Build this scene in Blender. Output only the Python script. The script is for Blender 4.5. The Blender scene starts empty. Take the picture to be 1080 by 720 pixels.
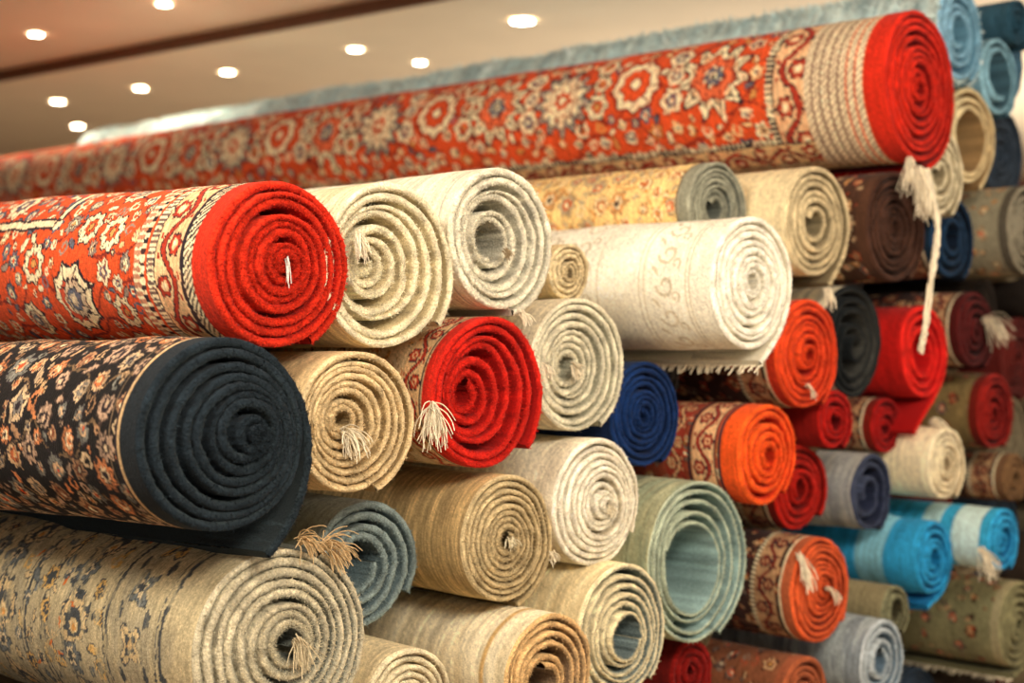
import bpy, math, random
import numpy as np
from mathutils import Vector, Matrix
CAMH=1.35; K=1.994; Y0=math.radians(45)
PI=math.pi
col=bpy.context.scene.collection
# ------------------------------------------------------------ helpers
def hsh(a,b,seed):
    n=(a*374761393+b*668265263+seed*1274126177)&0xffffffff
    n=((n^(n>>13))*1274126177)&0xffffffff
    n=n^(n>>16)
    return (n&0xffff)/65535.0
def vn(x,y,seed=0):
    x=np.asarray(x,float);y=np.asarray(y,float)
    x,y=np.broadcast_arrays(x,y)
    xi=np.floor(x).astype(np.int64);yi=np.floor(y).astype(np.int64)
    a=x-xi;b=y-yi;a=a*a*(3-2*a);b=b*b*(3-2*b)
    return (hsh(xi,yi,seed)*(1-a)+hsh(xi+1,yi,seed)*a)*(1-b)+(hsh(xi,yi+1,seed)*(1-a)+hsh(xi+1,yi+1,seed)*a)*b
def fbm(x,y,seed=0,o=3):
    s=0;A=1;t=0
    for i in range(o):
        s=s+A*vn(x*2**i,y*2**i,seed+i*17);t+=A;A*=.55
    return s/t
def lin(c):
    c=np.clip(c,0,1)
    return np.where(c<=.04045,c/12.92,((c+.055)/1.055)**2.4)
def rgb(*c): return np.array(c,float)/255.
# ------------------------------------------------------------ materials
def wool(name,fuzz,rib,sheen=.04,lo=.8,hi=1.2,sc=330,dist=.004):
    m=bpy.data.materials.new(name);m.use_nodes=True
    nt=m.node_tree;n=nt.nodes;l=nt.links;n.clear()
    out=n.new('ShaderNodeOutputMaterial');b=n.new('ShaderNodeBsdfPrincipled')
    l.new(b.outputs[0],out.inputs[0])
    b.inputs['Roughness'].default_value=.95
    b.inputs['Specular IOR Level'].default_value=.05
    b.inputs['Sheen Weight'].default_value=sheen
    b.inputs['Sheen Roughness'].default_value=.5
    ac=n.new('ShaderNodeAttribute');ac.attribute_name='Col'
    st=n.new('ShaderNodeAttribute');st.attribute_name='st'
    tc=n.new('ShaderNodeTexCoord')
    nz=n.new('ShaderNodeTexNoise');nz.inputs['Scale'].default_value=sc;nz.inputs['Detail'].default_value=3
    l.new(tc.outputs['Object'],nz.inputs['Vector'])
    mr=n.new('ShaderNodeMapRange');mr.inputs[1].default_value=.3;mr.inputs[2].default_value=.7
    mr.inputs[3].default_value=lo;mr.inputs[4].default_value=hi
    l.new(nz.outputs[0],mr.inputs[0])
    mx=n.new('ShaderNodeMix');mx.data_type='RGBA';mx.blend_type='MULTIPLY';mx.inputs[0].default_value=1
    l.new(ac.outputs['Color'],mx.inputs[6])
    cmb=n.new('ShaderNodeCombineColor')
    for i in range(3): l.new(mr.outputs[0],cmb.inputs[i])
    l.new(cmb.outputs[0],mx.inputs[7])
    l.new(mx.outputs[2],b.inputs['Base Color'])
    wv=n.new('ShaderNodeTexWave');wv.wave_type='BANDS';wv.bands_direction='X'
    wv.inputs['Scale'].default_value=48;wv.inputs['Distortion'].default_value=1.5;wv.inputs['Detail'].default_value=1;wv.inputs['Detail Scale'].default_value=3
    l.new(st.outputs['Vector'],wv.inputs['Vector'])
    m1=n.new('ShaderNodeMath');m1.operation='MULTIPLY';m1.inputs[1].default_value=rib
    l.new(wv.outputs[1],m1.inputs[0])
    n2=n.new('ShaderNodeTexNoise');n2.inputs['Scale'].default_value=220;n2.inputs['Detail'].default_value=3
    l.new(tc.outputs['Object'],n2.inputs['Vector'])
    m2=n.new('ShaderNodeMath');m2.operation='MULTIPLY';m2.inputs[1].default_value=fuzz
    l.new(n2.outputs[0],m2.inputs[0])
    ad=n.new('ShaderNodeMath');l.new(m1.outputs[0],ad.inputs[0]);l.new(m2.outputs[0],ad.inputs[1])
    bp=n.new('ShaderNodeBump');bp.inputs['Strength'].default_value=.85;bp.inputs['Distance'].default_value=dist
    l.new(ad.outputs[0],bp.inputs['Height']);l.new(bp.outputs[0],b.inputs['Normal'])
    return m
M_BODY=wool('woven_wool',.4,.12)
M_EDGE=wool('wool_pile_edge',.9,0,.04,.72,1.28,300,.0045)
M_FR=wool('cotton_fringe',.2,0)
# ------------------------------------------------------------ mesh builder
class MB:
    def __init__(s): s.V=[];s.C=[];s.T=[];s.Q=[];s.QM=[];s.TR=[];s.TM=[];s.n=0
    def verts(s,P,C,T=None):
        P=np.asarray(P,float).reshape(-1,3);C=np.broadcast_to(np.asarray(C,float),P.shape) if np.ndim(C)==1 else np.asarray(C,float).reshape(-1,3)
        if T is None: T=np.zeros_like(P)
        s.V.append(P);s.C.append(C);s.T.append(np.asarray(T,float).reshape(-1,3));b=s.n;s.n+=len(P);return b
    def grid(s,P,C,T=None,mat=0):
        n,m=P.shape[:2];b=s.verts(P,C,T)
        i=np.arange(n-1)[:,None]*m+np.arange(m-1)[None,:]
        q=np.stack([i,i+1,i+m+1,i+m],-1).reshape(-1,4)+b
        s.Q.append(q);s.QM.append(np.full(len(q),mat))
    def tris(s,P,C,mat=0):
        b=s.verts(P,C);t=(np.arange(len(P.reshape(-1,3))).reshape(-1,3)+b)
        s.TR.append(t);s.TM.append(np.full(len(t),mat))
    def obj(s,name,M):
        me=bpy.data.meshes.new(name)
        V=np.concatenate(s.V);Cc=np.concatenate(s.C);T=np.concatenate(s.T)
        Q=np.concatenate(s.Q) if s.Q else np.zeros((0,4),int)
        TR=np.concatenate(s.TR) if s.TR else np.zeros((0,3),int)
        me.vertices.add(len(V));me.vertices.foreach_set('co',V.astype(np.float32).ravel())
        nl=Q.size+TR.size
        me.loops.add(nl);me.loops.foreach_set('vertex_index',np.concatenate([Q.ravel(),TR.ravel()]).astype(np.int32))
        me.polygons.add(len(Q)+len(TR))
        ls=np.concatenate([np.arange(len(Q))*4,Q.size+np.arange(len(TR))*3]).astype(np.int32)
        me.polygons.foreach_set('loop_start',ls)
        mi=np.concatenate((s.QM or [np.zeros(0,int)])+(s.TM or [np.zeros(0,int)])).astype(np.int32)
        me.polygons.foreach_set('material_index',mi)
        me.polygons.foreach_set('use_smooth',np.ones(len(mi),bool))
        me.update(calc_edges=True)
        a=me.attributes.new('Col','FLOAT_COLOR','POINT')
        a.data.foreach_set('color',np.concatenate([lin(Cc),np.ones((len(Cc),1))],1).astype(np.float32).ravel())
        a=me.attributes.new('st','FLOAT_VECTOR','POINT');a.data.foreach_set('vector',T.astype(np.float32).ravel())
        for m in (M_BODY,M_EDGE,M_FR): me.materials.append(m)
        o=bpy.data.objects.new(name,me);o.matrix_world=M;col.objects.link(o);return o
def strand(mb,pts,r,c):
    pts=np.asarray(pts);n=len(pts)
    t=np.gradient(pts,axis=0);t/=np.linalg.norm(t,axis=1)[:,None]+1e-9
    a=np.cross(t,[.3,.5,.81]);a/=np.linalg.norm(a,axis=1)[:,None]+1e-9;b=np.cross(t,a)
    ph=np.linspace(0,2*PI,5)
    rr=np.linspace(r,r*.6,n)[:,None,None]
    P=pts[:,None,:]+rr*(np.cos(ph)[None,:,None]*a[:,None,:]+np.sin(ph)[None,:,None]*b[:,None,:])
    mb.grid(P,np.broadcast_to(c,P.shape),None,2)
def tassel(mb,o,d,L,n=26,spread=.35,c=rgb(225,212,180),droop=1.0,r=.0014,R=None):
    o=np.array(o,float);d=np.array(d,float);d/=np.linalg.norm(d)
    for k in range(n):
        dd=d+R.normal(0,spread,3)*.6;dd/=np.linalg.norm(dd)
        ll=L*R.uniform(.65,1.1);p=o+R.normal(0,.004,3);pts=[p.copy()];m=8
        for i in range(m):
            dd=dd+np.array([0,0,-.22*droop])+R.normal(0,.12,3);dd/=np.linalg.norm(dd)
            p=p+dd*ll/m;pts.append(p.copy())
        strand(mb,pts,r,c*R.uniform(.85,1.1))
def rope(mb,pts,r,c,R):
    pts=np.array(pts,float);s=np.linspace(0,len(pts)-1,50)
    base=np.stack([np.interp(s,range(len(pts)),pts[:,i]) for i in range(3)],1)
    k=np.ones(7)/7
    for i in range(3): base[3:-3,i]=np.convolve(base[:,i],k,'valid')
    for q in range(7):
        ph=q*2*PI/7+s*3+R.uniform(0,1);rr=r*R.uniform(.4,1.)
        P=base+np.stack([np.cos(ph),np.sin(ph)*.5,np.sin(ph)*.5],1)*rr+R.normal(0,.0012,base.shape)
        strand(mb,P,r*.42,c*R.uniform(.85,1.05))
# ------------------------------------------------------------ rug painters (S from the rolled end, T around)
class Cv:
    def __init__(s,S,T,base,seed):
        s.S=S;s.T=T;s.c=np.tile(np.asarray(base,float),(len(S),len(T),1));s.R=np.random.default_rng(seed);s.seed=seed
    def sub(s,a,b,c,d):
        i0,i1=np.searchsorted(s.S,[a,b]);j0,j1=np.searchsorted(s.T,[c,d])
        if i1<=i0 or j1<=j0: return None
        return slice(i0,i1),slice(j0,j1)
    def put(s,sl,m,c,a=1.):
        v=s.c[sl];v[m]=v[m]*(1-a)+np.asarray(c)*a
    def rect(s,a,b,c,d,colr,al=1.):
        sl=s.sub(a,b,c,d)
        if sl: s.c[sl]=s.c[sl]*(1-al)+np.asarray(colr)*al
    def flower(s,cs,ct,r,n,cols,rot=0,star=.15,core=.46):
        sl=s.sub(cs-r*1.1,cs+r*1.1,ct-r*1.1,ct+r*1.1)
        if not sl: return
        x=(s.S[sl[0]]-cs)[:,None];y=(s.T[sl[1]]-ct)[None,:]
        rr=np.hypot(x,y)/r;th=np.arctan2(y,x)+rot
        pet=1-star+star*np.cos(n*th)
        s.put(sl,rr<pet,cols[0])
        s.put(sl,rr<pet*.89,cols[1])
        s.put(sl,(rr<pet*.84)&(rr>.42)&(np.abs(np.sin(n*th/2))<.12),cols[0])
        s.put(sl,(rr<(core+.05)*pet+.01),cols[0])
        s.put(sl,(rr<core*pet),cols[2])
        s.put(sl,(rr<.24),cols[0]);s.put(sl,(rr<.18),cols[3])
    def lotus(s,cs,ct,r,cols,rot):
        sl=s.sub(cs-r*1.2,cs+r*1.2,ct-r*1.2,ct+r*1.2)
        if not sl: return
        x=(s.S[sl[0]]-cs)[:,None]/r;y=(s.T[sl[1]]-ct)[None,:]/r
        u=x*math.cos(rot)+y*math.sin(rot);v=-x*math.sin(rot)+y*math.cos(rot)
        th=np.arctan2(v,u+.35);rr=np.hypot(u+.35,v)
        e=(1.18-.25*np.abs(th)**1.1)*(1-.22*np.abs(np.sin(5*th))**.6)
        s.put(sl,rr<e,cols[0]);s.put(sl,rr<e*.9,cols[1])
        s.put(sl,(rr<e*.88)&(np.abs(np.sin(5*th))<.16),cols[0])
        s.put(sl,rr<e*.6,cols[0]);s.put(sl,rr<e*.54,cols[2])
        s.put(sl,rr<e*.3,cols[1]);s.put(sl,rr<e*.16,cols[3])
    def leaf(s,cs,ct,L,W,rot,c,o=None):
        q=L*1.1;sl=s.sub(cs-q,cs+q,ct-q,ct+q)
        if not sl: return
        x=(s.S[sl[0]]-cs)[:,None];y=(s.T[sl[1]]-ct)[None,:]
        u=(x*math.cos(rot)+y*math.sin(rot))/L;v=(-x*math.sin(rot)+y*math.cos(rot))/W
        v=v+.5*u*u
        e=np.abs(v)-(1-u*u)
        if o is not None: s.put(sl,(e<0)&(np.abs(u)<1),o)
        s.put(sl,(e<-.3)&(np.abs(u)<1),c)
    def curl(s,cs,ct,r,c,w,rot):
        q=r*1.2;sl=s.sub(cs-q,cs+q,ct-q,ct+q)
        if not sl: return
        x=(s.S[sl[0]]-cs)[:,None];y=(s.T[sl[1]]-ct)[None,:]
        rr=np.hypot(x,y)/r;th=(np.arctan2(y,x)+rot)%(2*PI)
        s.put(sl,np.abs(rr-(.35+.6*th/(2*PI)))<w/r,c)
    def stripe(s,ax,a,b,c,region=None,dash=None,dc=None,per=.012,slant=0):
        X=s.S[:,None] if ax==0 else s.T[None,:];Y=s.T[None,:] if ax==0 else s.S[:,None]
        m=(X>a)&(X<b)&(Y>-99)
        if region is not None: m=m&region
        s.c[m]=c
        if dc is not None:
            mm=m&(((Y+slant*X)/per)%1<.5);s.c[mm]=dc
    def scroll(s,ax,a,b,gc,vc,oc,region=None,vc2=None):
        X=s.S[:,None] if ax==0 else s.T[None,:];Y=s.T[None,:] if ax==0 else s.S[:,None]
        w=b-a;x=(X-a)/w;y=Y/w;m=(x>0)&(x<1)&(y>-9999)
        if region is not None: m=m&region
        s.c[m]=gc
        P=1.7;cc=.5+.24*np.sin(2*PI*y/P)
        k=(y/(P/2))%1-.5;side=np.where(np.floor(y/(P/2))%2==0,1,-1)
        yy=k*(P/2);cx=.5-.17*side
        rr=np.hypot(x-cx,yy)
        th=np.arctan2(yy,x-cx)
        def p(mk,c): s.c[m&mk]=c
        p(np.abs(x-cc)<.10,oc);p(rr<.25+.03*np.cos(6*th),oc)
        p(np.abs(x-cc)<.065,vc);p(rr<.21+.03*np.cos(6*th),vc)
        p(rr<.12,gc);p(rr<.07,vc2 if vc2 is not None else vc)
        kk=np.abs(((y/(P/4)))%1-.5)*P/4
        p((np.hypot((x-(.86-.72*(side<0)*1.0))*1.6,kk)<.07),vc)
        p((x<.05)|(x>.95),oc)
    def scatter(s,reg,n,r0,r1,pals,types=('f','l','c'),big=None,tight=.72):
        big=list(big or []);a,b,c,d=reg
        cell={};cs=r1*2.
        def near(x,y,r):
            i=int(x//cs);j=int(y//cs)
            for ii in(i-1,i,i+1):
                for jj in(j-1,j,j+1):
                    for u,v,w in cell.get((ii,jj),()):
                        if (x-u)**2+(y-v)**2<(r+w)**2*tight: return True
            return any((x-u)**2+(y-v)**2<(r+w)**2*.8 for u,v,w in big)
        for k in range(n):
            r=r1+(r0-r1)*(k/n)**.45
            x=s.R.uniform(a,b);y=s.R.uniform(c,d)
            if near(x,y,r): continue
            cell.setdefault((int(x//cs),int(y//cs)),[]).append((x,y,r));pal=pals[s.R.integers(len(pals))]
            t=types[s.R.integers(len(types))];rot=s.R.uniform(0,6.28)
            if r>r0+(r1-r0)*.4: t='f' if s.R.uniform()<.4 else 'L'
            if t=='f': s.flower(x,y,r,int(s.R.integers(5,9)),pal,rot)
            elif t=='L': s.lotus(x,y,r,pal,rot)
            elif t=='l': s.leaf(x,y,r*1.35,r*.65,rot,pal[1],pal[0])
            else: s.curl(x,y,r,pal[1],max(r*.2,.0026),rot)
    def vines(s,reg,c,w=.003,n=3,amp=.03,lam=.25):
        a,b,cc,d=reg;sl=s.sub(a,b,cc,d)
        if not sl: return
        x=s.S[sl[0]][:,None];y=s.T[sl[1]][None,:]
        for k in range(n):
            y0=cc+(d-cc)*(k+.5)/n
            e=y-y0-amp*np.sin(2*PI*x/lam+k*2.1)-.4*amp*np.sin(2*PI*x/lam*2.3+k)
            s.put(sl,np.abs(e)<w,c)
    def warp(s,big=.006,small=.0022):
        S=s.S[:,None];T=s.T[None,:];n,m=len(s.S),len(s.T)
        ds=np.gradient(s.S)[:,None];dt=abs(s.T[1]-s.T[0])
        a=big*2*(fbm(S*22,T*22,s.seed+31,2)-.5)+small*2*(vn(S*190,T*190,s.seed+32)-.5)
        b=big*2*(fbm(S*22,T*22,s.seed+33,2)-.5)+small*2*(vn(S*190,T*190,s.seed+34)-.5)
        f=np.clip((S-.02)/.05,0,1)*(ds<.02);a=a*f;b=b*f
        ii=np.clip(np.arange(n)[:,None]+np.round(a/ds).astype(int),0,n-1);jj=np.clip(np.arange(m)[None,:]+np.round(b/dt).astype(int),0,m-1)
        s.c=s.c[ii,jj]
    def wear(s,base,amt=.5,thr=.5):
        S=s.S[:,None];T=s.T[None,:]
        k=np.clip((fbm(S*90,T*45,s.seed+41)-thr)*6,0,1)[...,None]*amt
        s.c=s.c*(1-k)+np.asarray(base)*k
    def age(s,amt=.16,blotch=.1,streak=.1):
        S=s.S[:,None];T=s.T[None,:]
        k=1+amt*(fbm(S*260,T*260,s.seed,2)-.5)+blotch*(fbm(S*9,T*9,s.seed+5)-.5)*2+streak*(vn(S*330,T*14,s.seed+9)-.5)*2
        s.c=np.clip(s.c*k[...,None],0,1)
        return s.c
CR=rgb(246,228,186);DK=rgb(48,40,46);RED=rgb(218,84,42);SL=rgb(98,104,118);GD=rgb(210,152,84);TN=rgb(226,190,136)
def persian_red(o):
    def f(S,T,seed):
        c=Cv(S,T,RED,seed);e=o.get('ew',.05)
        BR=rgb(132,46,34)
        if o.get('long'):
            s1=.36
            pals=[(DK,CR,RED,GD),(BR,rgb(236,194,138),CR,DK),(DK,SL,CR,RED),(BR,CR,SL,CR),(BR,GD,CR,RED),(DK,CR,TN,DK)]
            c.vines((s1,7.,-.25,.6),BR,.0045,8,.05,.45)
            big=[]
            x=s1+.17;i=0
            while x<6.6:
                y=.06+.012*math.sin(i*2.)
                if i%3==0:
                    c.flower(x,y,.132,11,(DK,CR,rgb(238,196,150),SL),.15,.17,.62);c.flower(x,y,.078,7,(BR,rgb(226,110,70),CR,DK),.3,.1);c.flower(x,y,.036,6,(DK,SL,CR,DK),0);big.append((x,y,.125))
                elif i%3==1:
                    c.flower(x,y,.095,9,(BR,CR,RED,CR),.2,.06,.55);big.append((x,y,.093))
                else:
                    c.flower(x,y,.120,13,(DK,rgb(176,166,152),CR,RED),.1,.14,.72);c.flower(x,y,.07,7,(BR,CR,RED,CR),.3);big.append((x,y,.115))
                for dx,dy,rr in((.137,.09,.045),(.137,-.055,.047),(.132,.02,.036)):
                    c.flower(x+dx,y+dy,rr,6,pals[(i+int(dx*100))%2*3],i,.1);big.append((x+dx,y+dy,rr))
                for yy in (.27,):
                    c.lotus(x+.05,yy,.08,pals[i%5],-1.57);big.append((x+.05,yy,.08))
                x+=.275;i+=1
            c.scatter((s1+.01,6.8,-.32,.5),12000,.012,.034,pals,('f','l','c','l'),big)
            c.stripe(1,-.155,-.14,CR,S[:,None]>s1-.02,dc=DK,per=.016)
            c.scroll(1,-.245,-.155,TN,rgb(165,56,40),DK,S[:,None]>s1-.14,CR)
            c.stripe(1,-.38,-.245,rgb(236,216,174),S[:,None]>s1-.14,dc=rgb(160,135,112),per=.012,slant=1)
            c.stripe(0,s1-.02,s1,CR,T[None,:]>-.155,dc=DK,per=.016)
            c.scroll(0,s1-.14,s1-.02,rgb(232,190,144),rgb(165,56,40),DK,T[None,:]>-.155,CR)
            c.warp(.006,.002);c.wear(RED,.15)
            for a in np.arange(e,s1-.141,.026):
                c.stripe(0,a,a+.026,rgb(242,224,184),dc=rgb(176,150,128),per=.018,slant=.9)
                c.stripe(0,a,a+.003,rgb(110,75,65))
        else:
            s1=.235
            pals=[(DK,CR,RED,GD),(BR,TN,CR,DK),(DK,SL,CR,RED),(BR,CR,SL,CR),(DK,rgb(150,135,120),CR,GD)]
            c.vines((s1,2.,-.45,.45),BR,.0035,10,.03,.3)
            big=[]
            for i,(x,y,r,t) in enumerate([(.335,.065,.042,'f'),(.45,-.055,.10,'L'),(.30,-.085,.04,'f'),(.64,-.10,.06,'L'),(.425,.078,.04,'f'),(.80,-.02,.08,'L'),(.60,.01,.045,'f'),(.36,.18,.06,'L'),(.4,-.22,.07,'L'),(.78,.15,.05,'f'),(.98,.05,.07,'L'),(.33,-.17,.04,'f')]):
                if t=='f': c.flower(x,y,r,8,pals[(0,3)[i%2]],.2,.1)
                else:
                    c.lotus(x,y,r,(DK,CR,rgb(206,84,56),SL),2.8);c.lotus(x+.0*r,y,r*.55,(DK,rgb(206,186,156),SL,CR),2.8)
                big.append((x,y,r))
            c.scatter((s1+.01,1.3,-.46,.46),9000,.008,.030,pals,('f','l','c','l'),big)
            for a,b,cc in((.0,.006,DK),(.006,.02,CR),(.02,.026,DK)):
                c.stripe(0,.54+a,.54+b,cc,T[None,:]>.075);c.stripe(1,.075+a,.075+b,cc,S[:,None]>.54)
            c.stripe(0,e,e+.028,CR,dc=DK,per=.014,slant=1.)
            c.stripe(0,e+.028,e+.034,DK)
            c.scroll(0,e+.034,e+.12,rgb(238,198,148),rgb(172,56,38),DK,None,CR)
            c.stripe(0,e+.12,e+.142,CR,dc=rgb(110,92,84),per=.010)
            c.stripe(0,e+.142,e+.15,RED);c.stripe(0,e+.15,e+.165,CR,dc=DK,per=.02)
            c.stripe(0,e+.165,s1,rgb(190,135,105),dc=CR,per=.014)
            c.warp(.004,.0016);c.wear(RED,.12)
        c.stripe(0,-.1,e,np.asarray(o['edge']))
        return c.age(.35,.07,.08)
    return f
def floral(ground,pals,border=None,ew=.03,edge=None,n=3500,r0=.007,r1=.03,vine=None,reg=1.1,age=(.35,.12,.10),wr=.25,tight=.72):
    def f(S,T,seed):
        c=Cv(S,T,ground,seed)
        if vine is not None: c.vines((0,2.,T[0],T[-1]),vine,.003,12,.03,.22)
        c.scatter((0,reg,T[0],T[-1]),n,r0,r1,pals,('f','l','c','l'),tight=tight)
        c.warp(.006,.0022);c.wear(ground,wr)
        if border: 
            for b in border:
                if b[0]=='s': c.scroll(0,b[1],b[2],b[3],b[4],b[5])
                else: c.stripe(0,b[1],b[2],b[3],dc=b[4] if len(b)>4 else None,per=b[5] if len(b)>5 else .012)
        c.warp(.002,.001)
        if edge is not None: c.stripe(0,-.1,ew,edge)
        return c.age(*age)
    return f
def plain(base,c2=None,bands=(),streak=.12,edge=None,ew=.02,emboss=None,mot=None):
    def f(S,T,seed):
        c=Cv(S,T,base,seed);S2=S[:,None];T2=T[None,:]
        if c2 is not None:
            k=np.clip((fbm(S2*60,T2*8,seed+3)-.42)*5,0,1)[...,None];c.c=c.c*(1-k*.7)+np.asarray(c2)*k*.7
        if emboss is not None:
            for i in range(-14,15):
                for j,(x) in enumerate((.13,.40,.52)):
                    c.curl(x,i*.075+.03*j,.028,emboss,.0036,0);c.leaf(x+.03,i*.075+.037,.02,.007,.8,emboss)
                    c.curl(x-.028,i*.075+.05,.014,emboss,.003,2)
            for a in(.06,.07,.19,.205,.33): c.stripe(0,a,a+.004,emboss)
        for b in bands: c.stripe(0,b[0],b[1],b[2],dc=b[3] if len(b)>3 else None,per=.014)
        if edge is not None: c.stripe(0,-.1,ew,edge)
        return c.age(.3,.1,streak)
    return f
def distressed(S,T,seed):
    bg=rgb(208,192,152)
    c=Cv(S,T,bg,seed);S2=S[:,None];T2=T[None,:]
    k=np.clip((fbm(S2*12,T2*7,seed+3)-.47)*5,0,1)[...,None];c.c=c.c*(1-k*.6)+rgb(160,152,130)*k*.6
    sl=rgb(80,84,86)
    for s0 in(.10,.28,.50,.58): c.stripe(0,s0,s0+.008,sl);c.stripe(0,s0+.016,s0+.020,sl)
    pals=[(sl,rgb(222,196,148),sl,rgb(220,160,90)),(sl,rgb(120,126,126),rgb(226,206,166),sl),(sl,rgb(226,184,112),sl,sl)]
    for i in range(-8,9):
        y=i*.10
        c.flower(.20,y,.044,4,pals[i%3],.78,.25);c.leaf(.155,y+.05,.024,.012,1.57,sl);c.leaf(.245,y+.05,.024,.012,1.57,sl)
    big=[]
    for i in range(-5,6):
        for x in(.40,.68,.90):
            y=i*.16+.03
            c.lotus(x,y,.072,pals[0],1.2);c.flower(x+.01,y+.085,.04,6,pals[1],0);big+=[(x,y,.07),(x,y+.085,.04)]
        for q in range(5): c.rect(.31+q*.034,.335+q*.034,y+.014*q,y+.014+.014*q,sl)
    c.scatter((.31,1.1,T[0],T[-1]),3500,.010,.032,pals,('l','c','l'),big)
    c.warp(.008,.002)
    k=np.clip((fbm(S2*60,T2*22,seed+8)-.54)*7,0,1)[...,None]
    c.c=c.c*(1-k*.75)+bg*.97*k*.75
    R=c.R
    for q in range(50):
        x=R.uniform(.3,1.);y=R.uniform(T[0],T[-1]);c.leaf(x,y,.014,.005,R.uniform(0,3),rgb(222,122,60))
    c.warp(.002,.0015)
    return c.age(.35,.10,.10)
# ------------------------------------------------------------ rolled rug
def build_roll(name,u,w,r,p,edge=(200,190,165),back=None,body=None,pitch=.015,rin=.02,ecc=(0,0),chir=-1,end=-40,tail=0,k1=0.,
        wob=.018,cone=0.,tel=.006,L=2.4,fine=1.0,res=.006,N=60,flare=.04,fuzz=2500,fl=.0065,yaw=45,pitchdeg=0,sq=1.,tassels=(),tfr=False,seed=None,ew=.02,bodyfuzz=0,sag=.004,thick=.93,ropes=(),fcol=(234,222,194),loose=.8):
    global SEED
    SEED+=1;seed=seed or SEED
    R=np.random.default_rng(seed);mb=MB()
    edge=np.array(edge)/255.;back=edge*.82 if back is None else np.array(back)/255.
    e=math.radians(end)
    e=(e+PI)%(2*PI)-PI
    if chir>0 and e<PI: e+=2*PI
    nt=max(1.6,(r-rin)/pitch);th=np.linspace(0,nt*2*PI,int(nt*N)+1);thm=th[-1]
    ang=e-chir*(thm-th);rad=rin+(r-rin)*th/thm;kk=(rad-rin)/(r-rin)
    ph=R.uniform(0,6.28,4)
    wf=1+wob*(np.sin(2*ang+ph[0])*.6+np.sin(3*ang+ph[1])*.4+np.sin(5*ang+ph[2])*.2)
    rad=rad*wf+pitch*loose*(vn(th/(2*PI)*1.7+50,th*0+seed,seed)-.5)*(1-kk**3)*np.clip(kk*6,.3,1)
    rad=rad+pitch*.35*loose*(vn(th*.9,th*0,seed+6)-.5)*(1-kk**4)*np.clip(kk*5,.2,1)
    rad=rad+.0012*(vn(th*R.uniform(2.2,2.6),th*0,seed+3)-.5)*(1-kk**8)
    ps=rad*np.cos(ang)+ecc[0]*r*(1-kk);pz=rad*np.sin(ang)*sq+ecc[1]*r*(1-kk)
    Pp=np.stack([ps,pz],1)
    ns=len(Pp)
    if tail>0:
        t=Pp[-1]-Pp[-2];ds=.006;hd=math.atan2(t[1],t[0]);p0=Pp[-1].copy();q=[];m=int(tail/ds)
        for i in range(m):
            f=(i+1)/m;kap=(1/r)*(1-f)+k1*f;hd+=chir*kap*ds
            p0=p0+ds*np.array([math.cos(hd),math.sin(hd)]);q.append(p0.copy())
        Pp=np.concatenate([Pp,np.array(q)])
    n=len(Pp)
    tg=np.gradient(Pp,axis=0);tg/=np.linalg.norm(tg,axis=1)[:,None]+1e-9
    nrm=np.stack([tg[:,1],-tg[:,0]],1)*chir
    sp=np.full(n,pitch)
    i=np.arange(N,ns);dd=np.linalg.norm(Pp[i]-Pp[i-N],axis=1);sp[N:ns]=dd
    tk=np.minimum((r-rin)/nt*1.0,np.maximum(sp,.003))*thick
    tk[:N]=tk[N] if n>N else tk[0]
    tk=np.minimum(tk,.017)
    b=np.minimum(tk*.5,.0065)
    turn=th/(2*PI)
    tt=np.concatenate([turn,np.full(n-ns,turn[-1])])
    kf=np.concatenate([kk,np.ones(n-ns)]);an=np.concatenate([ang,np.full(n-ns,ang[-1])])
    dz=cone*(1-kf)*r+tel*2*(vn(tt*1.3,an*0+seed,seed+1)-.5)*(1-.3*kf)+.004*(vn(an*3,tt*3,seed+2)-.5)
    def prof(idx,q,d,cmix):
        Q=np.array(q)[None,:]
        off=Q*tk[idx][:,None]
        dep=np.stack([dz[idx]+(b[idx]*x if isinstance(x,float) else x[0]) for x in d],1)
        P=np.zeros((len(idx),len(q),3))
        P[...,0]=Pp[idx,0][:,None]-nrm[idx,0][:,None]*off
        P[...,2]=Pp[idx,1][:,None]-nrm[idx,1][:,None]*off
        P[...,1]=dep
        jit=R.normal(0,.0007,P.shape);jit[...,1]*=1.3;jit[:,0]=0;P+=jit
        cm=np.array(cmix)[None,:,None]
        Cc=edge*(1-cm)+back*cm
        nz=1+.24*(vn(np.arange(len(idx))/2.,0,seed+4)-.5)[:,None,None]+R.normal(0,.06,(len(idx),len(q),1))
        T=np.zeros_like(P);T[...,0]=P[...,1]
        mb.grid(P,np.clip(Cc*nz,0,1),T,1)
    inn=np.arange(0,max(2,ns-N+1));out_=np.arange(max(0,ns-N),n)
    q=[0,0,.10,.28,.5,.75,.93,1];dd=[(.2,),1.0,.4,.08,0.,.2,.8,(.2,)];cm=[0,0,0,0,.15,.5,1,1]
    prof(inn,q,dd,cm);prof(out_,q[1:],dd[1:],cm[1:])
    i0=max(0,ns-N-1);seg=Pp[i0:];sn=nrm[i0:];cum=np.concatenate([[0],np.cumsum(np.linalg.norm(np.diff(seg,axis=0),axis=1))])
    angs=an[i0:ns];ip=int(np.argmin(np.abs(angs-PI)))
    T=-chir*(cum-cum[ip])
    m=int(cum[-1]/res)+2;cs=np.linspace(0,cum[-1],m)
    I=lambda a:np.interp(cs,cum,a)
    X=I(seg[:,0]);Z=I(seg[:,1]);nx=I(sn[:,0]);nzv=I(sn[:,1]);Tm=I(T);bz=I(b[i0:]);dzb=I(dz[i0:])
    Sf=np.concatenate([[0,.003],np.arange(.008,fine,res),np.arange(fine,L,.06),[L]])
    P=np.zeros((len(Sf),m,3))
    fade=np.clip(Sf/.12,0,1)[:,None]
    disp=sag*fade*2*(fbm(Sf[:,None]*5+seed,Tm[None,:]*5,seed+7,2)-.5)
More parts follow.
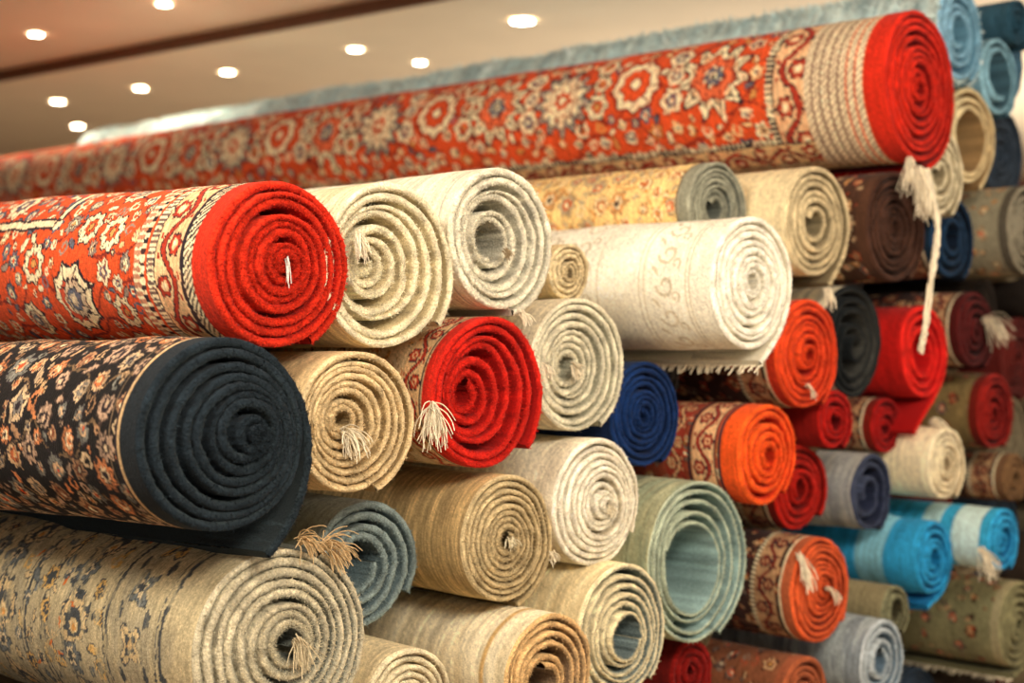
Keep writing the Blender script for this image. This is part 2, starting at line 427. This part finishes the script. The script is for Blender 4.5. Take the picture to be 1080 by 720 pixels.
    sc=1+flare*np.clip(Sf/1.2,0,1)[:,None]
    P[...,0]=X[None]*sc+nx[None]*disp;P[...,2]=Z[None]*sc+nzv[None]*disp
    P[...,1]=Sf[:,None]+(bz+dzb)[None]*np.exp(-Sf[:,None]/.1)
    Tt=Tm;flip=Tm[-1]<Tm[0]
    if flip: Tt=Tm[::-1]
    body=body or plain(edge*.97)
    Cc=body(Sf,Tt,seed)
    if flip: Cc=Cc[:,::-1]
    st=np.zeros_like(P);st[...,0]=Sf[:,None];st[...,1]=Tm[None]
    mb.grid(P,Cc,st,0)
    ti=np.arange(max(0,ns-N//2),n);Si=np.concatenate([[.004],np.arange(.05,L,.1),[L]])
    th_=tk[ti];P2=np.zeros((len(Si),len(ti),3));sc=1+flare*np.clip(Si/1.2,0,1)[:,None]
    P2[...,0]=(Pp[ti,0]-nrm[ti,0]*th_)[None]*sc;P2[...,2]=(Pp[ti,1]-nrm[ti,1]*th_)[None]*sc;P2[...,1]=Si[:,None]+dz[ti][None]*np.exp(-Si[:,None]/.1)
    mb.grid(P2,np.broadcast_to(back,P2.shape),None,0)
    Pe=np.stack([P[:, -1],P[:, -1]-np.array([nrm[-1,0],0,nrm[-1,1]])*tk[-1]],1);mb.grid(Pe,np.broadcast_to(back,Pe.shape),None,0)
    ring=P[-1,:,:];ctr=ring.mean(0);cap=np.stack([ring,ctr+(ring-ctr)*.5,ctr+(ring-ctr)*.02]);mb.grid(cap,np.broadcast_to(back*.8,cap.shape),None,1)
    if fuzz:
        k=R.integers(0,n,fuzz);qq=R.uniform(0,1,fuzz);base=np.zeros((fuzz,3))
        base[:,0]=Pp[k,0]-nrm[k,0]*tk[k]*qq;base[:,2]=Pp[k,1]-nrm[k,1]*tk[k]*qq
        base[:,1]=dz[k]+b[k]*(np.abs(qq-.45)*1.6)**3+.0005
        d=R.normal(0,.6,(fuzz,3));d[:,1]=-np.abs(R.normal(.5,.4,fuzz));d/=np.linalg.norm(d,axis=1)[:,None]
        d*=fl*R.uniform(.4,1.2,(fuzz,1));sd=R.normal(0,1,(fuzz,3));sd/=np.linalg.norm(sd,axis=1)[:,None];sd*=.0006
        tr=np.stack([base-sd,base+sd,base+d],1)
        cc=(edge*(1-.3*qq[:,None])+back*.3*qq[:,None])*R.uniform(.85,1.2,(fuzz,1))
        mb.tris(tr,np.clip(np.repeat(cc,3,0),0,1),1)
    if bodyfuzz:
        a=R.integers(0,len(Sf),bodyfuzz);c_=R.integers(0,m,bodyfuzz);base=P[a,c_]+R.normal(0,.003,(bodyfuzz,3));nn=np.stack([nx[c_],0*nx[c_],nzv[c_]],1)
        d=nn+R.normal(0,.6,(bodyfuzz,3));d*=.012*R.uniform(.3,1.2,(bodyfuzz,1));sd=R.normal(0,.0016,(bodyfuzz,3))
        mb.tris(np.stack([base-sd,base+sd,base+d],1),np.clip(np.repeat(Cc[a,c_]*R.uniform(.92,1.15,(bodyfuzz,1)),3,0),0,1),1)
    fc=np.array(fcol)/255.
    for t in tassels:
        dr=t[2];tassel(mb,(t[0]*r,-.004,t[1]*r),(dr[0],-dr[1],dr[2]),t[3],t[4],t[5] if len(t)>5 else .35,np.array(t[6])/255. if len(t)>6 else fc,R=R)
    for rp in ropes: rope(mb,[(x[0],-x[1],x[2]) for x in rp[0]],rp[1],fc,R)
    if tfr:
        for s in np.arange(.005,fine,.008):
            o=np.array([Pp[-1,0],s+dz[-1],Pp[-1,1]]);d0=np.array([tg[-1,0],0,tg[-1,1]])+R.normal(0,.25,3)
            pts=[o-d0*.003,o+d0*.010,o+d0*.018+np.array([0,0,-.006])+R.normal(0,.002,3)];strand(mb,pts,.0028,fc*R.uniform(.85,1.05))
    U=np.array([math.cos(Y0),math.sin(Y0)]);A=np.array([-math.sin(Y0),math.cos(Y0)])
    P0=u*U+(K-p)*A
    M=Matrix.Translation((P0[0],P0[1],CAMH+w))@Matrix.Rotation(math.radians(yaw),4,'Z')@Matrix.Rotation(math.radians(pitchdeg),4,'X')
    return mb.obj(name,M)
SEED=100
FLp=[(DK,rgb(220,180,134),rgb(204,112,66),GD),(rgb(85,68,60),rgb(196,162,134),DK,rgb(230,200,158)),(DK,rgb(130,128,118),rgb(222,182,140),RED),(rgb(70,52,46),rgb(214,134,84),rgb(236,206,164),DK),(DK,rgb(176,134,98),rgb(140,84,58),CR),(DK,rgb(212,182,142),rgb(130,122,112),DK)]
BRp=[(rgb(60,35,30),rgb(205,165,120),rgb(120,50,35),GD),(rgb(50,30,28),rgb(160,75,48),rgb(210,170,120),DK),(DK,rgb(125,105,90),RED,CR)]
TNp=[(rgb(165,110,60),rgb(240,215,165),rgb(200,110,60),GD),(rgb(150,115,80),rgb(210,150,90),rgb(240,220,180),DK),(rgb(160,125,90),rgb(190,170,135),rgb(210,90,50),CR)]
brown=lambda ed,ew=.03:floral(rgb(58,40,36),BRp,border=[('l',ew,ew+.008,CR),('s',ew+.015,ew+.085,rgb(185,145,105),rgb(120,45,35),DK),('l',ew+.085,ew+.093,CR,DK)],ew=ew,edge=ed,n=1500,vine=rgb(120,80,60))
r_=rgb
# name, position across the stack face (m), height relative to eye level (m), radius (m), how far the end sticks out (m)
T=[
('red_persian_rug_roll',1.434,.126,.153,0,dict(edge=(208,50,28),back=(150,24,14),pitch=.0172,rin=.012,ecc=(.08,.05),end=-60,res=.0028,fine=1.15,N=84,fuzz=16000,body=persian_red(dict(edge=r_(208,52,30))),ew=.05,cone=-.03,wob=.016,pitchdeg=1.3,flare=.10,tassels=[(.10,.12,(0,.3,-1),.05,7,.06,(240,230,220))])),
('black_floral_rug_roll',1.290,-.154,.163,.05,dict(edge=(33,42,49),back=(50,60,64),pitch=.0175,rin=.014,ecc=(.28,.0),end=64,chir=-1,tail=.42,k1=3.6,res=.0028,fine=1.15,N=84,fuzz=16000,cone=-.22,pitchdeg=-1.3,flare=.10,loose=1.2,
   body=floral(r_(34,31,30),FLp,border=[('l',.05,.058,r_(200,168,124)),('l',.058,.062,DK),('l',.08,.083,r_(130,108,84))],ew=.05,edge=r_(34,40,45),n=14000,r0=.008,r1=.040,vine=r_(130,104,76),wr=.28,tight=.62),tassels=[(.30,0.02,(.3,1,-.2),.03,26,.8,(195,185,160))])),
('grey_distressed_rug_roll',1.438,-.522,.184,0,dict(edge=(212,202,172),back=(112,116,108),pitch=.0185,rin=.03,ecc=(.12,.04),end=60,chir=1,res=.0030,fine=1.15,N=84,fuzz=16000,pitchdeg=-1.,flare=.08,body=distressed,tassels=[(.15,.05,(.1,1,-.6),.06,44,.5,(220,204,168)),(.45,.9,(.6,.6,.4),.07,60,.6,(228,198,150)),(.2,.98,(.2,.6,.5),.05,34,.6,(228,198,150))])),
('red_rug_roll',1.933,-.105,.157,0,dict(edge=(206,40,28),back=(144,18,14),pitch=.0195,rin=.034,ecc=(-.24,.02),end=-45,chir=-1,wob=.04,N=72,fuzz=9000,res=.004,cone=.22,loose=1.3,body=floral(r_(210,184,142),TNp+BRp[:1],border=[('s',.035,.10,r_(220,184,135),r_(180,60,40),DK)],ew=.03,edge=r_(202,42,28),n=900),tassels=[(-.97,-.1,(-.6,.8,-.5),.085,70,.6),(.93,.35,(.6,.5,-.2),.03,20,.6)])),
('cream_rug_roll',1.972,.201,.149,0,dict(edge=(232,224,200),back=(170,166,148),pitch=.0185,rin=.038,ecc=(-.14,-.03),end=-80,chir=-1,N=72,fuzz=10000,res=.004,wob=.025,cone=.15,loose=1.1,body=plain(r_(240,231,206),r_(222,212,184),bands=[(.03,.035,r_(165,165,155))]),tassels=[(0,-.15,(.3,.4,-.4),.02,16,.8,(150,130,100)),(.3,-.95,(.3,.6,-.4),.03,20,.6)])),
('white_embossed_rug_roll',2.634,.127,.159,.12,dict(edge=(246,240,222),back=(216,209,188),pitch=.0175,rin=.018,ecc=(.08,.03),end=-14,chir=-1,tail=.19,k1=1.,N=72,fuzz=7000,res=.0035,body=plain(r_(248,242,222),None,emboss=r_(212,200,172),streak=.04),tfr=True)),
('tan_rug_roll',1.983,-.393,.133,0,dict(edge=(198,178,136),back=(112,96,66),pitch=.0135,rin=.02,ecc=(.0,-.02),end=-50,tail=.07,k1=1,N=64,fuzz=9000,res=.004,fine=.8,body=plain(r_(196,168,118),r_(162,140,98),streak=.2),tassels=[(0,0,(.2,1,0),.02,26,.8,(226,216,184)),(.9,-.3,(.5,.5,-.2),.02,24,.8)])),
('white_rug_roll',2.256,-.345,.143,-.01,dict(edge=(244,236,214),back=(178,166,140),pitch=.0145,rin=.014,ecc=(.25,-.05),end=-30,N=64,fuzz=7000,body=plain(r_(236,226,200)),tassels=[(.26,-.05,(.3,1,-.2),.02,22,.6)])),
('long_red_persian_rug_roll',3.426,.672,.213,.10,dict(edge=(200,42,26),back=(124,18,14),pitch=.022,rin=.02,ecc=(-.05,0),end=-62,tail=.07,k1=0,L=6.4,fine=5.8,res=.0052,N=72,fuzz=6000,yaw=47.9,pitchdeg=.35,flare=0,body=persian_red(dict(long=1,edge=r_(202,46,28),ew=.06)),
   tassels=[(-.35,-.93,(-.8,.3,-.6),.10,40,.35),(-.1,-1.02,(-.1,.4,-1),.14,60,.25)],
   ropes=[([(-.01,.02,-.22),(.02,.04,-.36),(-.03,.05,-.48),(-.09,.06,-.62),(-.12,.06,-.70)],.010)])),
('cream_rug_roll',1.684,.133,.163,0,dict(edge=(234,224,192),back=(184,168,130),pitch=.0195,rin=.024,ecc=(-.24,.08),end=-40,wob=.025,N=72,fuzz=10000,res=.004,cone=.2,loose=1.3,body=plain(r_(228,212,174),r_(200,184,146)),tassels=[(-.5,.35,(-.2,.6,-.6),.05,34,.35)])),
('beige_rug_roll',1.587,-.145,.135,.02,dict(edge=(216,192,148),back=(158,134,94),pitch=.0145,rin=.02,ecc=(-.30,.05),end=-70,N=64,fuzz=7000,body=plain(r_(212,184,136)),tassels=[(-.25,-.1,(.4,1,-.1),.06,40,.5)])),
('cream_rug_roll',2.244,-.052,.153,-.05,dict(edge=(226,218,190),back=(152,150,130),pitch=.0158,rin=.03,ecc=(-.15,0),end=-60,N=64,fuzz=8000,cone=.1,loose=1.1,body=plain(r_(228,218,190)),tassels=[(-.15,0,(.3,1,-.3),.03,40,.7)])),
('blue_grey_rug_roll',1.726,-.430,.132,-.13,dict(edge=(138,154,152),back=(84,100,104),pitch=.02,rin=.05,ecc=(-.1,0),end=-30,N=64,fuzz=5000,body=plain(r_(150,160,152)))),
('sea_green_hollow_rug_roll',2.593,-.501,.192,0,dict(edge=(176,186,162),back=(128,154,152),pitch=.02,rin=.10,ecc=(-.12,-.06),end=-65,N=72,fuzz=7000,thick=.5,wob=.025,body=plain(r_(170,170,136),r_(134,146,122),streak=.2))),
('cream_hollow_rug_roll',2.275,-.610,.149,.05,dict(edge=(230,215,174),back=(100,114,114),pitch=.017,rin=.045,ecc=(.05,-.1),end=-50,N=64,fuzz=6000,thick=.7,body=plain(r_(232,218,176),r_(208,188,144)))),
('tan_rug_roll',2.008,-.649,.127,.09,dict(edge=(224,186,130),back=(130,108,84),pitch=.016,rin=.04,ecc=(-.1,-.1),end=-60,N=64,fuzz=6000,thick=.75,body=plain(r_(234,222,190),r_(206,190,154),bands=[(.06,.07,r_(200,165,110))]))),
('cream_rug_roll',1.721,-.674,.111,0,dict(edge=(230,218,182),back=(160,142,112),end=-40,body=plain(r_(224,208,168)))),
('cream_rug_roll',2.268,.150,.066,-.10,dict(edge=(224,206,164),back=(150,130,96),pitch=.012,rin=.01,end=-30,tail=.05,k1=-4,fuzz=1500,wob=.05,body=plain(r_(218,196,150)),tassels=[(.2,-.9,(.2,.6,-.5),.03,20,.6)])),
('orange_red_rug_roll',3.045,-.035,.147,0,dict(edge=(222,74,34),back=(136,26,14),pitch=.018,rin=.02,end=-60,fuzz=5000,wob=.035,body=brown(r_(200,58,32)),tassels=[(-.1,-.5,(.2,1,-.5),.04,14,.5)])),
('orange_border_rug_roll',2.818,-.272,.128,.03,dict(edge=(236,92,34),back=(180,42,18),pitch=.020,rin=.03,ecc=(.1,0),end=-50,fuzz=5000,wob=.05,res=.004,body=floral(r_(160,74,50),BRp+TNp,border=[('l',.05,.058,DK),('s',.065,.14,r_(226,178,130),r_(150,50,38),DK),('l',.14,.15,DK),('s',.16,.22,r_(170,62,45),r_(228,178,126),DK)],ew=.05,edge=r_(230,86,32),n=800))),
('rust_patterned_rug_roll',3.101,-.634,.141,0,dict(edge=(214,94,50),back=(120,40,22),pitch=.015,rin=.012,ecc=(.15,.05),end=-40,fuzz=5000,body=brown(r_(180,95,60)),tassels=[(.15,.05,(.3,1,-.2),.05,20,.4),(-.75,.75,(-.1,1,-1),.09,34,.2)])),
('black_cream_rug_roll',3.351,-.005,.159,-.06,dict(edge=(22,26,28),back=(60,60,56),pitch=.03,rin=.03,ecc=(.1,-.1),end=150,chir=1,fuzz=2000,wob=.05,body=plain(r_(226,216,186),r_(150,146,130)))),
('red_hollow_rug_roll',3.708,-.035,.141,-.05,dict(edge=(218,40,32),back=(160,18,18),pitch=.028,rin=.05,ecc=(.1,0),end=-20,chir=-1,tail=.26,k1=-4,fuzz=3500,wob=.06,body=plain(r_(200,32,28)),tassels=[(.3,-1.35,(.2,.6,-.3),.09,44,.5)])),
('grey_navy_rug_roll',3.505,-.422,.122,-.10,dict(edge=(62,70,92),back=(34,40,60),pitch=.03,rin=.04,end=-60,fuzz=1500,wob=.05,body=plain(r_(186,186,178),r_(138,142,146)))),
('cream_rug_roll',3.757,-.355,.113,0,dict(edge=(232,219,184),back=(156,134,102),pitch=.018,rin=.02,end=-60,fuzz=3000,body=plain(r_(232,220,184)))),
('tan_floral_rug_roll',2.829,.326,.122,-.12,dict(edge=(156,156,136),back=(96,100,92),pitch=.014,rin=.03,ecc=(-.05,.0),end=-60,fuzz=5000,res=.004,body=floral(r_(242,206,138),TNp,border=[('l',.03,.04,r_(130,118,96)),('l',.1,.104,r_(165,130,85))],ew=.03,edge=r_(140,140,122),n=2500,r1=.04,vine=r_(210,140,72)))),
('beige_rug_roll',3.099,.300,.150,-.01,dict(edge=(206,188,148),back=(120,108,82),pitch=.02,rin=.04,end=-20,tail=.14,k1=0,fuzz=3000,body=plain(r_(234,216,172)),tassels=[(.3,-1.1,(.2,.3,-1),.05,30,.3)])),
('navy_rug_roll',2.500,-.168,.127,-.08,dict(edge=(24,50,98),back=(12,28,58),pitch=.0148,rin=.016,end=-60,fuzz=5000,body=plain(r_(26,44,82)))),
('dark_red_rug_roll',3.190,-.388,.125,-.12,dict(edge=(180,32,22),back=(104,14,10),pitch=.02,rin=.03,end=-40,fuzz=3500,wob=.04,body=brown(r_(130,32,22)))),
('red_rug_roll',3.219,-.205,.090,-.03,dict(edge=(176,28,22),back=(90,10,12),pitch=.02,end=-60,fuzz=2000,body=plain(r_(140,25,20)))),
('red_rug_roll',3.626,-.245,.092,-.12,dict(edge=(156,24,22),back=(80,10,12),pitch=.02,end=-60,fuzz=1500,body=brown(r_(120,30,20)))),
('bright_blue_rug_roll',3.903,-.573,.103,.10,dict(edge=(50,156,206),back=(20,90,140),pitch=.022,rin=.02,end=-60,fuzz=2000,body=plain(r_(56,162,206),None,bands=[(.03,.12,r_(200,226,222)),(.16,.22,r_(180,212,212))]),tassels=[(-1.5,-.1,(-.2,1,-.6),.09,60,.5)])),
('steel_blue_rug_roll',3.310,-.834,.118,.05,dict(edge=(174,184,188),back=(86,106,122),pitch=.026,rin=.03,end=-60,fuzz=2500,body=plain(r_(168,180,182),r_(110,120,128)))),
('olive_rug_roll',3.486,-.737,.077,-.01,dict(edge=(120,120,92),back=(60,56,40),pitch=.022,rin=.03,end=-60,fuzz=1000,body=plain(r_(140,130,98)))),
('light_blue_rug_roll',3.825,.890,.153,0,dict(edge=(130,174,198),back=(84,126,148),pitch=.028,rin=.04,end=-60,L=4.6,fine=4.5,res=.012,yaw=47.6,pitchdeg=.25,fuzz=3000,bodyfuzz=90000,flare=0,sag=.016,body=plain(r_(200,216,212),r_(168,196,200),streak=.10))),
('cream_hollow_rug_roll',3.979,.610,.163,-.05,dict(edge=(224,208,164),back=(140,112,74),pitch=.028,rin=.09,end=-10,tail=.16,k1=2,fuzz=2500,wob=.05,body=plain(r_(204,184,140)))),
('cream_rug_roll',3.719,.479,.141,0,dict(edge=(222,212,180),back=(136,124,96),pitch=.024,rin=.03,end=-60,fuzz=2500,body=plain(r_(204,188,152)))),
('navy_rug_roll',3.937,.306,.138,-.08,dict(edge=(32,58,86),back=(16,26,40),pitch=.03,rin=.04,end=-60,fuzz=1500,body=brown(r_(30,50,70)))),
('grey_patterned_rug_roll',4.269,.339,.155,0,dict(edge=(130,124,106),pitch=.024,end=-60,fuzz=1000,body=floral(r_(150,144,120),BRp+TNp,n=700,edge=r_(90,84,72)))),
('light_blue_rug_roll',4.181,.815,.129,-.05,dict(edge=(136,182,200),back=(60,90,104),pitch=.03,rin=.07,end=-60,fuzz=1500,body=plain(r_(116,160,182)))),
('teal_rug_roll',4.310,1.003,.089,-.05,dict(edge=(40,74,92),pitch=.024,end=-60,fuzz=1000,body=plain(r_(50,84,102)))),
('navy_rug_roll',4.60,.64,.16,-.25,dict(edge=(50,62,76),pitch=.024,end=-60,fuzz=500,body=floral(r_(50,60,72),BRp+TNp,n=700,edge=r_(60,70,80)))),
('blue_grey_rug_roll',4.62,.96,.15,-.25,dict(edge=(74,110,134),pitch=.024,end=-60,fuzz=500,body=plain(r_(80,112,132)))),
('brown_floral_rug_roll',3.416,.304,.158,.03,dict(edge=(68,44,34),pitch=.02,end=-60,fuzz=1500,res=.005,body=floral(r_(76,52,40),BRp+TNp,n=2500,edge=r_(78,52,38)))),
('maroon_rug_roll',4.027,.028,.128,-.05,dict(edge=(80,26,26),back=(40,14,14),pitch=.024,end=-60,fuzz=1000,body=brown(r_(80,26,24)),tassels=[(.3,.3,(.3,1,-.1),.10,50,.5)])),
('dark_red_rug_roll',4.210,-.222,.130,-.08,dict(edge=(140,30,24),back=(70,12,12),pitch=.022,end=-60,fuzz=1000,body=floral(r_(130,110,70),BRp,n=500,edge=r_(110,30,22)))),
('brown_rug_roll',4.436,-.160,.096,-.36,dict(edge=(110,90,66),pitch=.022,end=-60,fuzz=500,body=brown(r_(90,70,50)))),
('bright_blue_rug_roll',3.676,-.614,.117,0,dict(edge=(44,148,200),back=(20,100,150),pitch=.022,rin=.03,end=-60,tail=.1,k1=-5,fuzz=1000,sag=.03,body=plain(r_(48,152,204),None,bands=[(.1,.2,r_(130,190,210))]))),
('olive_patterned_rug_roll',4.204,-.876,.146,0,dict(edge=(130,126,92),pitch=.024,end=-60,tail=.12,k1=2,fuzz=1000,body=floral(r_(130,126,92),BRp,n=500,edge=r_(160,150,115)),tfr=True)),
('brown_rug_roll',3.032,-.888,.106,0,dict(edge=(160,86,54),pitch=.02,end=-60,fuzz=1500,body=floral(r_(130,80,54),BRp,n=800,edge=r_(150,84,56)))),
('dark_red_rug_roll',2.649,-.776,.088,-.06,dict(edge=(130,24,20),pitch=.02,end=-60,fuzz=1500,body=plain(r_(110,24,20)))),
('brown_rug_roll',4.382,-.442,.091,-.10,dict(edge=(120,90,60),pitch=.022,end=-60,fuzz=500,body=brown(r_(110,80,56)))),
]
for nm,u,w,r,p,o in T:
    o=dict(o);o.setdefault('L',2.2)
    if u>2.2 : o.setdefault('fine',.7)
    build_roll(nm,u,w,r,p,**o)
# ------------------------------------------------------------ lower and inner rolls of the pile
R=np.random.default_rng(3)
circ=[q[1:4] for q in T]
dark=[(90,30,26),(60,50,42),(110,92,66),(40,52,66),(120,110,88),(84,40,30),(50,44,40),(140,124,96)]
fill=[]
for rr in(.15,.13,.11,.09,.075):
    for _ in range(5000):
        u=R.uniform(1.2,5.2);w=R.uniform(-1.35+rr,.75)
        if w+rr>min(.02+(u-1.5)*.30,.62): continue
        if w>-.75 and u<1.62: continue
        if all(math.hypot(u-a,w-b)>rr+c-.004 for a,b,c in circ): circ.append((u,w,rr));fill.append((u,w,rr))
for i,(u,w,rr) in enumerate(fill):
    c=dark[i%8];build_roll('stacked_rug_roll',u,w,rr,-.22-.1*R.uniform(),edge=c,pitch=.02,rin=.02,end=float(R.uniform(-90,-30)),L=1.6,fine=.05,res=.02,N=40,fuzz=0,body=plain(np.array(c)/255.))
# ------------------------------------------------------------ room
def mat(name,c,rough=.8,noise=0.06,scale=3,emit=0):
    m=bpy.data.materials.new(name);m.use_nodes=True;nt=m.node_tree;b=nt.nodes['Principled BSDF']
    b.inputs['Roughness'].default_value=rough
    cl=lin(np.array(c)/255.)
    tn=nt.nodes.new('ShaderNodeTexNoise');tn.inputs['Scale'].default_value=scale
    tc=nt.nodes.new('ShaderNodeTexCoord');nt.links.new(tc.outputs['Object'],tn.inputs['Vector'])
    cr=nt.nodes.new('ShaderNodeValToRGB')
    cr.color_ramp.elements[0].color=(*(cl*(1-noise)),1);cr.color_ramp.elements[1].color=(*np.clip(cl*(1+noise),0,1),1)
    nt.links.new(tn.outputs[0],cr.inputs[0]);nt.links.new(cr.outputs[0],b.inputs['Base Color'])
    if emit:
        b.inputs['Emission Color'].default_value=(1,.86,.68,1);b.inputs['Emission Strength'].default_value=emit
    return m
def prism(name,poly,z0,z1,m):
    me=bpy.data.meshes.new(name);n=len(poly)
    v=[(x,y,z0) for x,y in poly]+[(x,y,z1) for x,y in poly]
    f=[tuple(range(n))[::-1],tuple(range(n,2*n))]+[(i,(i+1)%n,n+(i+1)%n,n+i) for i in range(n)]
    me.from_pydata(v,[],f);me.update();me.materials.append(m);o=bpy.data.objects.new(name,me);col.objects.link(o);return o
mc1=mat('ceiling_paint_tan',(216,190,164));mc2=mat('ceiling_paint_beige',(242,228,202));mw=mat('wall_paint_brown',(130,100,74));mt=mat('dark_wood_trim',(84,48,28),.5,.2,12)
mf=mat('floor_stone',(170,150,126),.4,.15,5)
d=np.array((.805,-.593));a0=np.array((-2.95,8.18));A_=a0-d*9;B_=a0+d*12
nrm=np.array((.593,.805))
far=[tuple(A_),tuple(B_),tuple(B_+nrm*12),tuple(A_+nrm*12)]
near=[tuple(A_),tuple(A_-nrm*14),tuple(B_-nrm*14),tuple(B_)]
prism('ceiling',far,CAMH+1.5,CAMH+1.62,mc2)
prism('ceiling_raised_panel',near,CAMH+1.54,CAMH+1.66,mc1)
prism('trim_1',[tuple(A_-nrm*.05),tuple(B_-nrm*.05),tuple(B_),tuple(A_)],CAMH+1.49,CAMH+1.56,mt)
prism('floor',[(-12,-4),(12,-4),(12,14),(-12,14)],-.1,0,mf)
prism('wall_back',[(-12,13.0),(12,13.0),(12,13.2),(-12,13.2)],0,CAMH+1.6,mw)
prism('wall_left',[(-10,-4),(-9.8,-4),(-9.8,13),(-10,13)],0,CAMH+1.6,mw)
ml=mat('lamp_glow',(255,240,220),emit=45);mr_=mat('lamp_trim_ring',(210,205,195),.4)
def downlight(x,y,zc,r,watt=0):
    e=bpy.data.objects.new('recessed_ceiling_light',None);e.location=(x,y,zc);col.objects.link(e)
    for nm,r0,r1,h,m in(('lens',0,r,-.004,ml),('trim_ring',r,r*1.3,-.008,mr_)):
        mb_v=[];f=[];n=28
        for q in range(n):
            a=2*PI*q/n
            for rr in(max(r0,.001),r1): mb_v.append((rr*math.cos(a),rr*math.sin(a),h))
        for q in range(n): k=(q+1)%n;f.append((2*q,2*k,2*k+1,2*q+1))
        me=bpy.data.meshes.new(nm);me.from_pydata(mb_v,[],f);me.materials.append(m);o=bpy.data.objects.new(nm,me);o.parent=e;col.objects.link(o)
    if watt:
        l=bpy.data.lights.new('bulb','SPOT');l.energy=watt;l.color=(1,.84,.64);l.shadow_soft_size=.05;l.spot_size=2.2;l.spot_blend=.8;o=bpy.data.objects.new('bulb',l);o.location=(0,0,-.03);o.parent=e;col.objects.link(o)
for x,y,h,r,wt in((.049,6.657,1.5,.055,70),(-1.585,7.923,1.5,.036,50),(-.804,7.305,1.5,.034,50),(-.495,7.653,1.5,.030,40),(-2.84,8.893,1.5,.038,50),(-2.202,8.427,1.5,.036,50),(-3.026,9.912,1.5,.036,50),(-2.386,7.13,1.54,.034,50),(-1.588,6.489,1.54,.032,50)):
    downlight(x,y,CAMH+h,r,wt)
# ------------------------------------------------------------ lights
def area(name,loc,tgt,size,e,c=(1,.89,.74)):
    l=bpy.data.lights.new(name,'AREA');l.energy=e;l.size=size;l.color=c
    o=bpy.data.objects.new(name,l);o.location=loc;o.rotation_euler=(Vector(tgt)-Vector(loc)).to_track_quat('-Z','Y').to_euler();col.objects.link(o)
area('ceiling_panel_lamp',(.9,.5,CAMH+1.45),(1.0,3,CAMH-.2),1.1,140)
area('ceiling_panel_lamp',(-1.2,1.4,CAMH+1.45),(-.8,3.2,CAMH-.1),1.0,78)
area('ceiling_panel_lamp',(3.0,1.6,CAMH+1.45),(2.6,4.5,CAMH-.1),1.0,92)
area('added_ceiling_fill',(2.6,8.4,.3),(2.2,8.0,3),1.0,130)  # added area light hidden behind the pile, brightens the right part of the ceiling
w=bpy.data.worlds.new('room_ambient');w.use_nodes=True;w.node_tree.nodes['Background'].inputs[0].default_value=(1,.92,.81,1);w.node_tree.nodes['Background'].inputs[1].default_value=.72
bpy.context.scene.world=w
# ------------------------------------------------------------ camera
cam=bpy.data.cameras.new('camera');co=bpy.data.objects.new('camera',cam);col.objects.link(co)
cam.lens=50;cam.sensor_width=36;co.location=(0,0,CAMH);co.rotation_euler=(PI/2,0,0)
cam.dof.use_dof=True;cam.dof.focus_distance=2.55;cam.dof.aperture_fstop=2.2
bpy.context.scene.camera=co
bpy.context.scene.view_settings.view_transform='Standard'
